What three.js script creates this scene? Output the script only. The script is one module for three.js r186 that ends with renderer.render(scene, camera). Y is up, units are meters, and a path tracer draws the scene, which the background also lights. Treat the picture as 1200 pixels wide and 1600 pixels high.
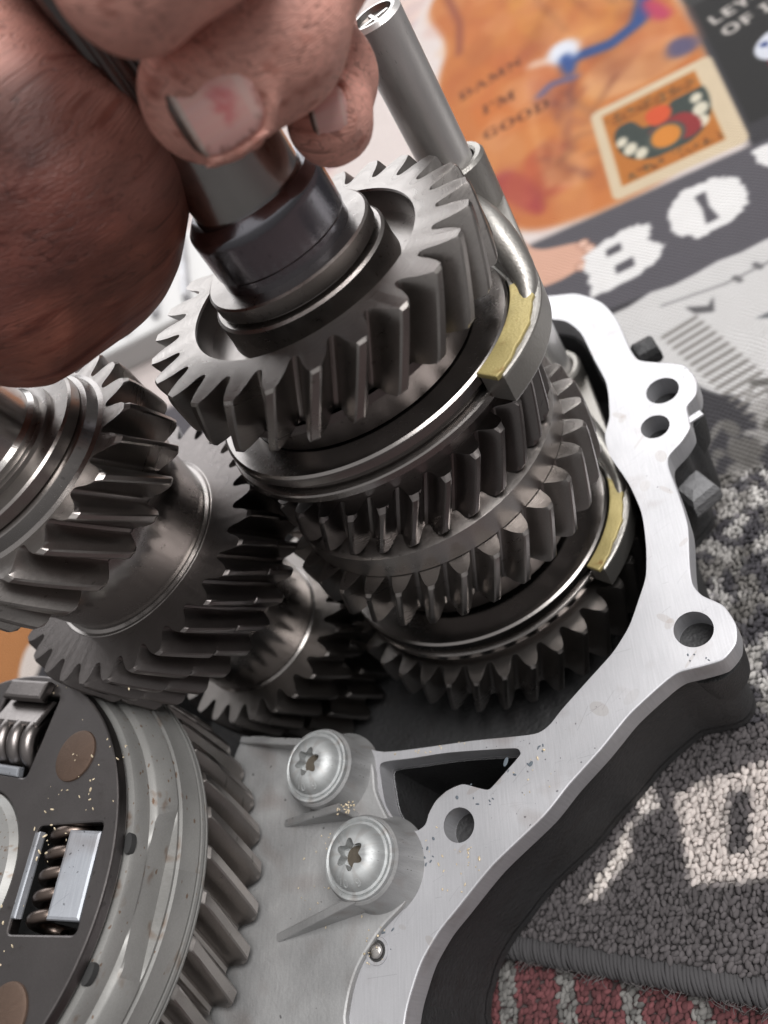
import * as THREE from 'three';
import { mergeGeometries, mergeVertices, toCreasedNormals } from 'three/addons/utils/BufferGeometryUtils.js';
import { MarchingCubes } from 'three/addons/objects/MarchingCubes.js';
import { ImprovedNoise } from 'three/addons/math/ImprovedNoise.js';
import { RectAreaLightUniformsLib } from 'three/addons/lights/RectAreaLightUniformsLib.js';
import { FontLoader } from 'three/addons/loaders/FontLoader.js';
import { TextGeometry } from 'three/addons/geometries/TextGeometry.js';
import { Brush, Evaluator, SUBTRACTION } from 'three-bvh-csg';

// ---------------------------------------------------------------- camera, light, exposure
const scene = new THREE.Scene();
const MM = 0.001;
const camera = new THREE.PerspectiveCamera(65.24, 0.75, 0.004, 20);
camera.up.set(0.2873, 0.49898, -0.81761);
camera.position.set(0, 0.18, 0);
camera.lookAt(-0.40797, 0.18 - 0.70855, -0.57578);
camera.focus = 0.142;
camera.userData.fStop = 13;
scene.add(camera);
{ // the dim room all round: pale ceiling above, darker towards the floor
  const w = 64, h = 64, d = new Float32Array(w * h * 4);
  for (let y = 0; y < h; y++) for (let x = 0; x < w; x++) {
    const el = ((y + 0.5) / h - 0.5) * 180, t = Math.max(0, Math.min(1, (el + 5) / 75)), v = 0.12 + 0.48 * t * t * (3 - 2 * t), k = 4 * (y * w + x);
    d[k] = v; d[k + 1] = v * 0.985; d[k + 2] = v * 0.985; d[k + 3] = 1;
  }
  const t = new THREE.DataTexture(d, w, h, THREE.RGBAFormat, THREE.FloatType); t.mapping = THREE.EquirectangularReflectionMapping; t.needsUpdate = true;
  scene.background = t; scene.environment = t;
}
RectAreaLightUniformsLib.init();
function lampLight(name, pos, target, w, h, color, power) {
  const l = new THREE.RectAreaLight(color, power, w, h);
  l.name = name; l.position.set(...pos); l.lookAt(...target); scene.add(l);
}
lampLight('overhead_light', [0.08, 1.0, -0.86], [-0.06, 0.06, -0.1], 0.32, 0.26, new THREE.Color(1, 0.98, 0.965), 25);
lampLight('overhead_light', [0.5, 1.05, -0.12], [-0.1, 0.05, -0.08], 0.6, 0.6, new THREE.Color(1, 0.985, 0.975), 13);  // added fill lamp, out of view, to brighten the hand and near parts
lampLight('far_softbox', [-0.75, 0.85, -1.7], [-0.1, 0.06, -0.12], 2.2, 1.1, new THREE.Color(0.97, 0.98, 1), 2.6);  // added softbox, out of view, standing in for a bright pale wall
const renderer = new THREE.WebGLRenderer({ antialias: true });
renderer.toneMapping = THREE.LinearToneMapping;
renderer.toneMappingExposure = 1.08;
renderer.shadowMap.enabled = true;

// ---------------------------------------------------------------- helpers
let seed = 7;
const rnd = () => ((seed = (seed * 16807) % 2147483647) / 2147483647);
const perlin = new ImprovedNoise();
const D2R = Math.PI / 180;
const counts = {};
function numbered(n) { const k = (counts[n] = (counts[n] ?? -1) + 1); return k ? `${n}_${String(k).padStart(3, '0')}` : n; }
function tag(o, label, category, group) { o.userData.label = label; o.userData.category = category; if (group) o.userData.group = group; return o; }
function thing(name, label, category, pos = [0, 0, 0], group) {
  const o = new THREE.Group(); o.name = numbered(name); o.position.set(...pos.map((v) => v * MM)); scene.add(o);
  return tag(o, label, category, group);
}
function part(name, geo, mat, parent = scene, label) {            // geometry in millimetres
  const m = new THREE.Mesh(geo.clone().scale(MM, MM, MM), mat);
  m.name = parent === scene ? numbered(name) : name; m.castShadow = m.receiveShadow = true;
  if (label) m.userData.label = label;
  parent.add(m); return m;
}
function boxUV(geo, size = 50) {                                   // uv in real millimetres, by each face's main direction
  const g = geo.index ? geo.toNonIndexed() : geo, p = g.attributes.position, uv = new Float32Array(p.count * 2);
  const a = new THREE.Vector3(), b = new THREE.Vector3(), c = new THREE.Vector3();
  for (let i = 0; i < p.count; i += 3) {
    a.fromBufferAttribute(p, i); b.fromBufferAttribute(p, i + 1); c.fromBufferAttribute(p, i + 2);
    const n = b.clone().sub(a).cross(c.clone().sub(a)), x = Math.abs(n.x), y = Math.abs(n.y), z = Math.abs(n.z);
    [a, b, c].forEach((v, k) => {
      const [s, t] = y >= x && y >= z ? [v.x, v.z] : x > z ? [v.z, v.y] : [v.x, v.y];
      uv[2 * (i + k)] = s / size; uv[2 * (i + k) + 1] = t / size;
    });
  }
  g.setAttribute('uv', new THREE.BufferAttribute(uv, 2));
  return g;
}
// surface of revolution round y; profile = [[depth, radius], ...] with depth measured down; radius may be cut by cut(angle, depth, radius)
function lathe(profile, seg = 96, cut) {
  const P = [], U = [], I = []; let len = 0;
  profile.forEach(([s, r], j) => {
    if (j) len += Math.hypot(s - profile[j - 1][0], r - profile[j - 1][1]);
    for (let i = 0; i <= seg; i++) {
      const a = (i / seg) * 2 * Math.PI, q = cut ? cut(a, s, r) : r;
      P.push(q * Math.cos(a), -s, q * Math.sin(a)); U.push((a * 25) / 50, len / 50);
    }
  });
  const w = seg + 1;
  for (let j = 0; j < profile.length - 1; j++) for (let i = 0; i < seg; i++) {
    const a = j * w + i; I.push(a, a + 1, a + w, a + 1, a + w + 1, a + w);
  }
  const g = new THREE.BufferGeometry();
  g.setAttribute('position', new THREE.Float32BufferAttribute(P, 3));
  g.setAttribute('uv', new THREE.Float32BufferAttribute(U, 2)); g.setIndex(I);
  return toCreasedNormals(g, 0.5);
}
// helical gear: N teeth, tip and root radius, from depth s0 to s1, a tooth tip at angle phi (degrees) at depth s0, twist in degrees per mm
const TOOTH = [[-0.5, 0], [-0.44, 0.01], [-0.385, 0.07], [-0.33, 0.22], [-0.275, 0.46], [-0.19, 0.72], [-0.1, 0.95], [-0.055, 1], [0.055, 1], [0.1, 0.95], [0.19, 0.72], [0.275, 0.46], [0.33, 0.22], [0.385, 0.07], [0.44, 0.01]];
const WIDE = TOOTH.map(([q, h]) => [Math.abs(q) < 0.4 ? q + Math.sign(q) * 0.05 * h : q, h]);
function gear({ N, Rt, Rr, Ri, s0, s1, phi, tw, ch = 0.7, tooth = TOOTH, layers = 7, Rib }) {
  const P = [], U = [], I = [], rows = [];
  const L = [[s0, ch], [s0 + ch, 0.12]];
  for (let k = 1; k < layers; k++) L.push([s0 + ch + ((s1 - s0 - 2 * ch) * k) / layers, 0]);
  L.push([s1 - ch, 0.12], [s1, ch]);
  const n = N * tooth.length;
  const add = (r, a, s, u, v) => { P.push(r * Math.cos(a), -s, r * Math.sin(a)); U.push(u, v); return P.length / 3 - 1; };
  const ring = (s, f) => {
    const ids = [];
    for (let t = 0; t < N; t++) tooth.forEach(([q, h]) => {
      const a = (phi + ((t + q) * 360) / N + tw * (s - s0)) * D2R;
      ids.push(add(f(h), a, s, (a * 25) / 50, (s + h * 4) / 50));
    });
    return ids;
  };
  for (const [s, c] of L) rows.push(ring(s, (h) => Math.min(Rr + (Rt - Rr) * h, Rt - c)));
  for (let j = 0; j < rows.length - 1; j++) for (let i = 0; i < n; i++) {
    const k = (i + 1) % n; I.push(rows[j][i], rows[j][k], rows[j + 1][i], rows[j][k], rows[j + 1][k], rows[j + 1][i]);
  }
  for (const [row, s, c, up, ri] of [[0, s0, ch, 1, Ri], [rows.length - 1, s1, ch, 0, Rib ?? Ri]]) {
    const inner = ring(s, () => ri);
    for (let i = 0; i < n; i++) {
      const k = (i + 1) % n, o = rows[row];
      up ? I.push(inner[i], inner[k], o[i], inner[k], o[k], o[i]) : I.push(inner[i], o[i], inner[k], inner[k], o[i], o[k]);
    }
    for (const list of [inner, rows[row]]) for (const id of list) if (list === inner) { U[2 * id] = P[3 * id] / 50; U[2 * id + 1] = P[3 * id + 2] / 50; }
  }
  const g = new THREE.BufferGeometry();
  g.setAttribute('position', new THREE.Float32BufferAttribute(P, 3));
  g.setAttribute('uv', new THREE.Float32BufferAttribute(U, 2)); g.setIndex(I);
  return toCreasedNormals(g, 0.3);
}
function smoothShape(pts, Cls = THREE.Shape, tension = 0.35) {    // closed outline through points [x, z]; shape y = -z
  const v = pts.map(([x, z]) => new THREE.Vector3(x, -z, 0));
  const c = new THREE.CatmullRomCurve3(v, true, 'catmullrom', tension);
  return new Cls(c.getPoints(pts.length * 5).slice(0, -1).map((p) => new THREE.Vector2(p.x, p.y)));
}
const circleHole = (x, z, r) => { const p = new THREE.Path(); p.absarc(x, -z, r, 0, 2 * Math.PI, true); return p; };
function slab(shape, top, thick, bevel = 0.35, seg = 24) {         // flat plate whose upper face lies at height `top`
  const g = new THREE.ExtrudeGeometry(shape, { depth: thick - 2 * bevel, bevelEnabled: bevel > 0, bevelThickness: bevel, bevelSize: bevel, bevelOffset: -bevel, bevelSegments: 2, curveSegments: seg });
  g.rotateX(-Math.PI / 2).translate(0, top - thick + bevel, 0);
  return toCreasedNormals(boxUV(g), 0.28);
}
function block(w, h, d, r = 0.4) {                                 // chamfered box
  const s = new THREE.Shape(); s.moveTo(-w / 2, -d / 2); s.lineTo(w / 2, -d / 2); s.lineTo(w / 2, d / 2); s.lineTo(-w / 2, d / 2); s.closePath();
  const g = new THREE.ExtrudeGeometry(s, { depth: h - 2 * r, bevelThickness: r, bevelSize: r, bevelOffset: -r, bevelSegments: 2 });
  g.rotateX(-Math.PI / 2).translate(0, -h / 2 + r, 0);
  return boxUV(g);
}

// ---------------------------------------------------------------- textures and materials
function dataTex(size, f, srgb = false) {
  const d = new Uint8Array(size * size * 4);
  for (let y = 0; y < size; y++) for (let x = 0; x < size; x++) {
    const c = f(x / size, y / size), k = 4 * (y * size + x);
    for (let i = 0; i < 3; i++) d[k + i] = Math.max(0, Math.min(255, Math.round(255 * (Array.isArray(c) ? c[i] : c))));
    d[k + 3] = 255;
  }
  const t = new THREE.DataTexture(d, size, size); t.wrapS = t.wrapT = THREE.RepeatWrapping; t.magFilter = THREE.LinearFilter; t.minFilter = THREE.LinearMipmapLinearFilter; t.generateMipmaps = true;
  if (srgb) t.colorSpace = THREE.SRGBColorSpace; t.needsUpdate = true; return t;
}
// tileable noise: a walk round a torus in noise space
function tn(u, v, f, z = 0) {
  const a = (x, y) => perlin.noise(x * f, y * f, z);
  const w = (t) => t * t * (3 - 2 * t), s = w(u), t = w(v);
  return (a(u, v) * (1 - s) + a(u - 1, v) * s) * (1 - t) + (a(u, v - 1) * (1 - s) + a(u - 1, v - 1) * s) * t;
}
const fbm = (u, v, f, z = 0) => tn(u, v, f, z) + 0.5 * tn(u, v, f * 2.1, z + 7) + 0.25 * tn(u, v, f * 4.3, z + 13);
const steelRough = dataTex(512, (u, v) => [0, 0.52 + 0.09 * fbm(u, v, 5) + 0.08 * tn(u, v, 60, 3) + 0.05 * (rnd() - 0.5), 0.5].map((x, i) => (i === 1 ? x : 0.5)));
const steelTone = dataTex(512, (u, v) => { const t = 0.86 + 0.06 * fbm(u, v, 4, 5) + 0.05 * (rnd() - 0.5) - (tn(u, v, 40, 9) > 0.5 ? 0.12 : 0); return [t, t * 0.992, t * 0.985]; }, true);
const grain = dataTex(512, (u, v) => 0.5 + 0.35 * tn(u, v, 90, 2) + 0.3 * (rnd() - 0.5));
const brushed = dataTex(512, (u, v) => 0.5 + 0.4 * tn(u, v * 0.02, 160, 4) + 0.25 * (rnd() - 0.5));
const aluTone = dataTex(512, (u, v) => {
  const b = fbm(u, v, 3, 21), st = Math.max(0, tn(u, v, 9, 31) - 0.12), sp = tn(u, v, 44, 33) > 0.56 ? 0.3 : 0;
  const t = 0.84 + 0.16 * b + 0.05 * (rnd() - 0.5) - sp + 0.03 * tn(u, v * 0.1, 120, 35); return [t - 0.12 * st, t - 0.16 * st, t - 0.18 * st];
}, true);
const rimTone = (() => {                                            // machined face: fine cutter marks, scratches, faint stains
  const c = document.createElement('canvas'); c.width = c.height = 1024; const x = c.getContext('2d'), im = x.createImageData(1024, 1024);
  for (let j = 0; j < 1024; j++) for (let i = 0; i < 1024; i++) {
    const u = i / 1024, v = j / 1024, b = fbm(u, v, 3, 81), st = Math.max(0, fbm(u, v, 6, 83) - 0.2), sp = tn(u, v, 70, 89) > 0.57 ? 0.3 : 0, t = 0.86 + 0.08 * b + 0.04 * tn(u, v * 0.06, 170, 85) + 0.05 * (rnd() - 0.5) - sp, k = 4 * (j * 1024 + i);
    im.data[k] = 255 * (t - 0.14 * st); im.data[k + 1] = 255 * (t - 0.17 * st); im.data[k + 2] = 255 * (t - 0.19 * st + 0.015); im.data[k + 3] = 255;
  }
  x.putImageData(im, 0, 0);
  for (let i = 0; i < 260; i++) { const a = 0.5 + 1.1 * (rnd() - 0.5), l = 20 + 130 * rnd() * rnd(), px = 1024 * rnd(), py = 1024 * rnd(); x.strokeStyle = rnd() > 0.45 ? `rgba(255,255,255,${0.08 + 0.2 * rnd()})` : `rgba(70,70,75,${0.06 + 0.16 * rnd()})`; x.lineWidth = 0.6 + 1.1 * rnd(); x.beginPath(); x.moveTo(px, py); x.quadraticCurveTo(px + 0.5 * l * Math.cos(a), py + 0.5 * l * Math.sin(a) + 4 * rnd(), px + l * Math.cos(a), py + l * Math.sin(a)); x.stroke(); }
  for (let i = 0; i < 30; i++) { x.fillStyle = `rgba(150,125,105,${0.05 + 0.1 * rnd()})`; x.beginPath(); x.ellipse(1024 * rnd(), 1024 * rnd(), 8 + 40 * rnd(), 5 + 20 * rnd(), 3 * rnd(), 0, 7); x.fill(); }
  const t = new THREE.CanvasTexture(c); t.wrapS = t.wrapT = THREE.RepeatWrapping; t.colorSpace = THREE.SRGBColorSpace; return t;
})();
const castBump = dataTex(512, (u, v) => 0.5 + 0.3 * tn(u, v, 46, 41) + 0.25 * tn(u, v, 110, 43));
const rustTone = dataTex(512, (u, v) => {
  const b = fbm(u, v, 6, 71), r = Math.max(0, Math.min(1, (fbm(u, v, 11, 75) - 0.26) * 2.4)) * Math.max(0, Math.min(1, 0.5 + 2 * tn(u, v, 50, 79))), sp = tn(u, v, 60, 77) > 0.5 ? 0.6 : 0, t = 0.84 + 0.08 * b + 0.05 * (rnd() - 0.5), k = Math.min(1, r * 0.6 + sp);
  return [t * (1 - 0.35 * k), t * (1 - 0.55 * k), t * (1 - 0.68 * k)];
}, true);
const skinBump = dataTex(512, (u, v) => { const w = fbm(u, v, 3, 51); return 0.5 + 0.09 * Math.sin((v * 62 + w * 3.5) * 2 * Math.PI) + 0.3 * tn(u, v, 80, 53) + 0.2 * tn(u, v, 30, 57) - 0.35 * Math.max(0, 1 - Math.abs(tn(u, v * 1.6, 13, 91)) / 0.04); });
const skinTone = dataTex(512, (u, v) => {
  const b = fbm(u, v, 5, 61), g = Math.max(0, fbm(u, v, 9, 67) - 0.18), k = 0.06 * (rnd() - 0.5), cr = Math.max(0, 1 - Math.abs(tn(u, v * 1.6, 13, 91)) / 0.03) * 0.22 + Math.max(0, 1 - Math.abs(tn(u, v, 34, 93)) / 0.05) * 0.1, t = 0.92 + 0.12 * b + k - cr;
  return [t * (1 - 0.4 * g), (t - 0.02) * (1 - 0.6 * g), (t - 0.03) * (1 - 0.65 * g)];
}, true);
const std = (o) => new THREE.MeshStandardMaterial(o);
const metal = (c, rough, o = {}) => std({ color: new THREE.Color(...c), metalness: 1, roughness: rough, roughnessMap: steelRough, map: steelTone, bumpMap: grain, bumpScale: 0.00002, ...o });
const M = {
  gearSteel: metal([0.44, 0.415, 0.4], 0.6),
  darkSteel: metal([0.27, 0.25, 0.245], 0.6),
  platedSteel: metal([0.2, 0.188, 0.188], 0.7),
  springSteel: metal([0.2, 0.16, 0.14], 0.6),
  guard: std({ color: new THREE.Color(0.42, 0.44, 0.46), metalness: 0.6, roughness: 0.5, map: rimTone, bumpMap: brushed, bumpScale: 0.00001 }),
  shaftSteel: metal([0.7, 0.68, 0.66], 0.4, { bumpMap: brushed, bumpScale: 0.00001 }),
  blueSteel: metal([0.36, 0.36, 0.4], 0.36),
  rodSteel: metal([0.8, 0.795, 0.79], 0.7, { metalness: 0.72, bumpMap: brushed, bumpScale: 0.000012 }),
  sleeveSteel: metal([0.4, 0.38, 0.37], 0.48, { bumpMap: brushed, bumpScale: 0.000012 }),
  ringSteel: std({ color: new THREE.Color(0.4, 0.395, 0.38), metalness: 0.5, roughness: 0.5, map: rustTone, bumpMap: brushed, bumpScale: 0.00001 }),
  rust: std({ color: new THREE.Color(0.15, 0.1, 0.075), metalness: 0.6, roughness: 0.55, map: steelTone, bumpMap: grain, bumpScale: 0.00005 }),
  zinc: std({ color: new THREE.Color(0.66, 0.68, 0.68), metalness: 0.6, roughness: 0.52, map: aluTone, bumpMap: grain, bumpScale: 0.00003 }),
  machined: std({ color: new THREE.Color(0.58, 0.58, 0.58), metalness: 0.45, roughness: 0.5, map: rimTone, bumpMap: brushed, bumpScale: 0.00001 }),
  cast: std({ color: new THREE.Color(0.5, 0.5, 0.5), metalness: 0.55, roughness: 0.55, map: aluTone, bumpMap: castBump, bumpScale: 0.00008 }),
  pale: std({ color: new THREE.Color(0.46, 0.455, 0.45), metalness: 0.1, roughness: 0.6 }),
  lug: std({ color: new THREE.Color(0.2, 0.2, 0.205), metalness: 0.2, roughness: 0.7, bumpMap: castBump, bumpScale: 0.0003 }),
  castShaded: std({ color: new THREE.Color(0.06, 0.06, 0.062), metalness: 0.3, roughness: 0.6, map: aluTone, bumpMap: castBump, bumpScale: 0.0004 }),  // cast aluminium darkened: shade of walls and cavity put into the colour
  fork: std({ color: new THREE.Color(0.42, 0.41, 0.39), metalness: 0.85, roughness: 0.42, map: steelTone, bumpMap: castBump, bumpScale: 0.0001 }),
  brass: std({ color: new THREE.Color(0.5, 0.41, 0.17), metalness: 0.3, roughness: 0.5, map: rustTone, bumpMap: grain, bumpScale: 0.00012 }),
  shaving: std({ color: new THREE.Color(0.55, 0.46, 0.32), metalness: 0.3, roughness: 0.5 }),
  grit: std({ color: new THREE.Color(0.12, 0.1, 0.075), roughness: 0.8, bumpMap: grain, bumpScale: 0.0002 }),
  black: std({ color: new THREE.Color(0.03, 0.03, 0.03), roughness: 0.8 }),
};

// ---------------------------------------------------------------- setting: carpet and printed rug
// rug print, drawn in millimetres: x -330..290, z -640..-4
const RX = -330, RZ = -640, RW = 620, RH = 636, K = 3.2;
const cv = document.createElement('canvas'); cv.width = Math.round(RW * K); cv.height = Math.round(RH * K);
const cx = cv.getContext('2d');
cx.setTransform(K, 0, 0, K, -RX * K, -RZ * K);
const fillPoly = (c, pts) => { cx.fillStyle = c; cx.beginPath(); pts.forEach(([x, z], i) => (i ? cx.lineTo(x, z) : cx.moveTo(x, z))); cx.closePath(); cx.fill(); };
const blob = (c, pts) => {                                          // closed soft outline through the midpoints
  cx.fillStyle = c; cx.beginPath(); const n = pts.length, mid = (a, b) => [(a[0] + b[0]) / 2, (a[1] + b[1]) / 2];
  cx.moveTo(...mid(pts[n - 1], pts[0])); pts.forEach((p, i) => cx.quadraticCurveTo(...p, ...mid(p, pts[(i + 1) % n]))); cx.fill();
};
const stroke = (c, w, pts) => { cx.strokeStyle = c; cx.lineWidth = w; cx.lineCap = cx.lineJoin = 'round'; cx.beginPath(); pts.forEach(([x, z], i) => (i ? cx.lineTo(x, z) : cx.moveTo(x, z))); cx.stroke(); };
function soften(x, z, w, h, px) {                                   // the painted picture has soft edges: blur one area of the print once
  cx.save(); cx.beginPath(); cx.rect(x, z, w, h); cx.clip(); cx.setTransform(1, 0, 0, 1, 0, 0); cx.filter = `blur(${px}px)`; cx.drawImage(cv, 0, 0); cx.restore();
}
cx.fillStyle = '#38363a'; cx.fillRect(RX, RZ, RW, RH);
blob('#b87a45', [[-300, -175], [-262, -180], [-250, -140], [-262, -112], [-300, -118]]); blob('#e4d8d0', [[-268, -140], [-256, -140], [-254, -122], [-266, -120]]);
// the painted figure
fillPoly('#e2d6d2', [[-330, -640], [31, -640], [31, -241], [-330, -241]]);
for (let i = 0; i < 60; i++) blob(['#d9c2bd', '#efe9e6', '#c9b2b4', '#e8cfc4'][i % 4], Array.from({ length: 6 }, (_, k) => { const a = k * 1.05, r = 6 + 14 * rnd(); return [-200 + 180 * ((i * 37) % 60) / 60 + r * Math.cos(a), -620 + 370 * ((i * 23) % 60) / 60 + r * Math.sin(a)]; }));
blob('#c4763f', [[-82, -470], [-40, -500], [5, -480], [24, -430], [30, -340], [31, -290], [20, -243], [-37, -242], [-56, -262], [-66, -300], [-78, -345], [-74, -390], [-66, -415]]);
blob('#cf8a45', [[-34, -470], [4, -470], [22, -400], [14, -352], [-10, -352], [-28, -372], [-36, -410]]);
blob('#c9743a', [[-60, -378], [-44, -384], [-30, -360], [-28, -326], [-44, -310], [-60, -330]]);
blob('#b55f3a', [[-34, -352], [-18, -352], [-12, -326], [-24, -312], [-34, -330]]);
blob('#d59a6a', [[-12, -332], [14, -334], [29, -318], [28, -303], [0, -301], [-14, -310]]);
blob('#b5573a', [[-44, -290], [-30, -300], [-18, -282], [-22, -262], [-38, -262]]);
blob('#a33d3c', [[-56, -292], [-46, -292], [-36, -270], [-36, -252], [-44, -262], [-54, -280]]);
blob('#d0875c', [[-36, -278], [-22, -286], [-16, -272], [-24, -258]]);
for (let i = 0; i < 26; i++) stroke(['#8a5540', '#a8623f', '#d99a68', '#7d4a42'][i % 4], 0.8 + 1.6 * rnd(), [[-40 + 40 * rnd(), -330 + 60 * rnd()], [-34 + 36 * rnd(), -300 + 40 * rnd()]]);
for (const x of [-20, -8, 2]) stroke('#8b5634', 1.8, [[x - 6, -440], [x, -400], [x + 7, -368]]);
for (let i = 0; i < 240; i++) { // brush marks of the painted picture
  const x = -80 + 108 * rnd(), z = -470 + 226 * rnd(); if (x < -70 + (z + 470) * 0.14 - 8 || (x > -14 && z > -304)) continue;
  cx.globalAlpha = 0.16; blob(['#7d3f2e', '#e0a05c', '#a8502f', '#d98448', '#b8664a', '#e6b58a'][i % 6], Array.from({ length: 5 }, (_, k) => { const a = k * 1.256 + rnd(), r = 5 + 10 * rnd(); return [x + r * Math.cos(a), z + 1.6 * r * Math.sin(a)]; })); cx.globalAlpha = 1;
}
stroke('#8a4a3c', 3, [[-66, -470], [-60, -430], [-62, -400]]);
stroke('#dfb9a2', 5, [[-30, -356], [-18, -350]]);
stroke('#2f4c86', 7, [[-14, -345], [2, -340], [14, -345], [20, -362]]); stroke('#33538f', 6, [[20, -362], [4, -400], [-4, -440]]);
blob('#dfe2ec', [[-22, -362], [-12, -362], [-8, -350], [-16, -340], [-24, -350]]); blob('#31508f', [[-20, -350], [-14, -352], [-12, -336], [-18, -332]]);
stroke('#4a5c94', 3, [[-30, -330], [-24, -334], [-14, -330]]);
blob('#b8405e', [[18, -362], [24, -352], [27, -336], [20, -338], [17, -350]]); blob('#5d5570', [[20, -322], [30, -318], [30, -306], [18, -308]]);
soften(-330, -640, 361, 399, 4);
cx.fillStyle = '#5a3322'; cx.textAlign = 'center'; cx.font = 'bold 9.5px serif';
cx.save(); cx.translate(-49, -360); cx.rotate(-0.1); cx.fillText('DAMN', 0, 0); cx.restore();
cx.fillText("I'M", -47, -338); cx.fillText('GOOD', -41, -319);
// the bare foot at the picture's edge
// the card
cx.fillStyle = '#d3c0a3'; cx.beginPath(); cx.roundRect(-13, -300, 44.5, 56, 3); cx.fill();
cx.fillStyle = '#b8702f'; cx.fillRect(-9, -294, 34, 44); cx.fillStyle = '#3f4742'; blob('#3c4440', [[-8, -282], [0, -286], [4, -272], [20, -290], [27, -284], [24, -262], [10, -254], [-6, -262]]);
cx.fillStyle = '#b8702f'; cx.fillRect(-9, -295, 34, 11); cx.fillRect(-9, -257, 34, 7);
stroke('#7a4316', 0.8, [[-6, -289], [0, -291], [6, -288], [12, -291], [20, -289]]); stroke('#7a4316', 0.8, [[-5, -286.5], [4, -287], [14, -286], [22, -287]]);
cx.fillStyle = '#d8d0bb'; for (const [x, z, r] of [[-5, -274, 2], [-3, -268, 2.4], [0, -263, 2.2], [22, -279, 2], [22, -272, 2.6], [21, -265, 2.4]]) { cx.beginPath(); cx.ellipse(x, z, r, r * 1.4, 0.2, 0, 7); cx.fill(); }
blob('#d1552f', [[4, -283], [9, -286], [14, -282], [13, -275], [6, -273]]); blob('#8f2f30', [[2, -272], [8, -274], [18, -276], [22, -262], [14, -258]]);
cx.fillStyle = '#4b524d'; cx.beginPath(); cx.ellipse(9, -266, 6.6, 7.6, 0, 0, 7); cx.fill(); cx.fillStyle = '#d28434'; cx.beginPath(); cx.ellipse(9, -266, 5, 6, 0, 0, 7); cx.fill();
for (let i = 0; i < 70; i++) stroke(['#6d3c17', '#8a5220', '#3c4440'][i % 3], 0.35 + 0.5 * rnd(), [[-8 + 32 * rnd(), i % 2 ? -293 + 8 * rnd() : -256 + 5 * rnd()], [-8 + 32 * rnd(), i % 2 ? -293 + 8 * rnd() : -256 + 5 * rnd()]].map(([x, z], k, q) => (k ? [q[0][0] + 2.5 * (rnd() - 0.5), z] : [x, z])));
// black patch with white writing, right of the card
cx.fillStyle = '#242323'; cx.fillRect(33, -336, 60, 84); cx.fillStyle = '#3b3a3a'; cx.fillRect(32, -345, 60, 9);
cx.fillStyle = '#cfc8c2'; cx.textAlign = 'left'; cx.font = 'bold 9px sans-serif';
cx.save(); cx.translate(36, -316); cx.rotate(-0.16); cx.fillText('LEY-DAV', 0, 0); cx.restore();
cx.save(); cx.translate(38, -305); cx.rotate(-0.16); cx.fillText('OF INDI', 0, 0); cx.restore();
blob('#d5d8e2', [[44, -292], [52, -298], [56, -284], [48, -278], [43, -284]]); blob('#3a4a80', [[45, -291], [49, -292], [48, -287]]); fillPoly('#a82440', [[46, -280], [56, -284], [58, -254], [44, -254]]); blob('#c3c7d0', [[42, -256], [52, -258], [58, -250], [48, -246]]);
// stencilled band: B O D
cx.fillStyle = '#57545a'; cx.fillRect(-330, -241, 620, 46);
blob('#d8a993', [[-62, -275], [-54, -262], [-46, -246], [-42, -236], [-26, -232], [-23, -226], [-26, -219], [-40, -216], [-52, -222], [-60, -240], [-66, -260]]);
for (const [x, z] of [[-26, -230], [-24.5, -226.5], [-25, -222.5], [-28, -219.5]]) { cx.fillStyle = '#e2bba8'; cx.beginPath(); cx.arc(x, z, 2, 0, 7); cx.fill(); cx.strokeStyle = '#a97763'; cx.lineWidth = 0.5; cx.stroke(); }
const rag = (c, pts, j = 0.7) => { const q = []; pts.forEach((p, i) => { const n = pts[(i + 1) % pts.length]; for (let k = 0; k < 8; k++) q.push([p[0] + ((n[0] - p[0]) * k) / 8 + j * (rnd() - 0.5) * 2, p[1] + ((n[1] - p[1]) * k) / 8 + j * (rnd() - 0.5) * 2]); }); fillPoly(c, q); };
rag('#e9e7e6', [[-27, -224], [-10, -229], [-4, -226], [-6, -219], [-2, -213], [-6, -206], [-27, -203]], 0.9);
fillPoly('#57545a', [[-19.5, -222], [-14.5, -223], [-14.5, -219], [-19.5, -218.5]]); fillPoly('#57545a', [[-18, -213], [-12, -214], [-12, -209.5], [-18, -209]]);
rag('#e9e7e6', [[2, -228], [7, -234], [18, -234.5], [24, -229], [24.5, -217], [19, -211.5], [7, -210], [1.5, -216]], 0.8);
fillPoly('#57545a', [[10.5, -229], [14, -229.5], [13.5, -222], [15, -215], [11, -214.5], [11.5, -222]]);
rag('#e9e7e6', [[30, -238], [50, -240], [56, -232], [56, -216], [46, -212], [37, -214], [36, -224], [31, -230]], 0.9);
fillPoly('#57545a', [[42, -232], [46, -232], [46, -220], [42, -220]]);
for (let i = 0; i < 7; i++) rag('#e9e7e6', [[66 + 32 * i, -236], [88 + 32 * i, -238], [90 + 32 * i, -214], [68 + 32 * i, -212]], 0.9);
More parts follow.
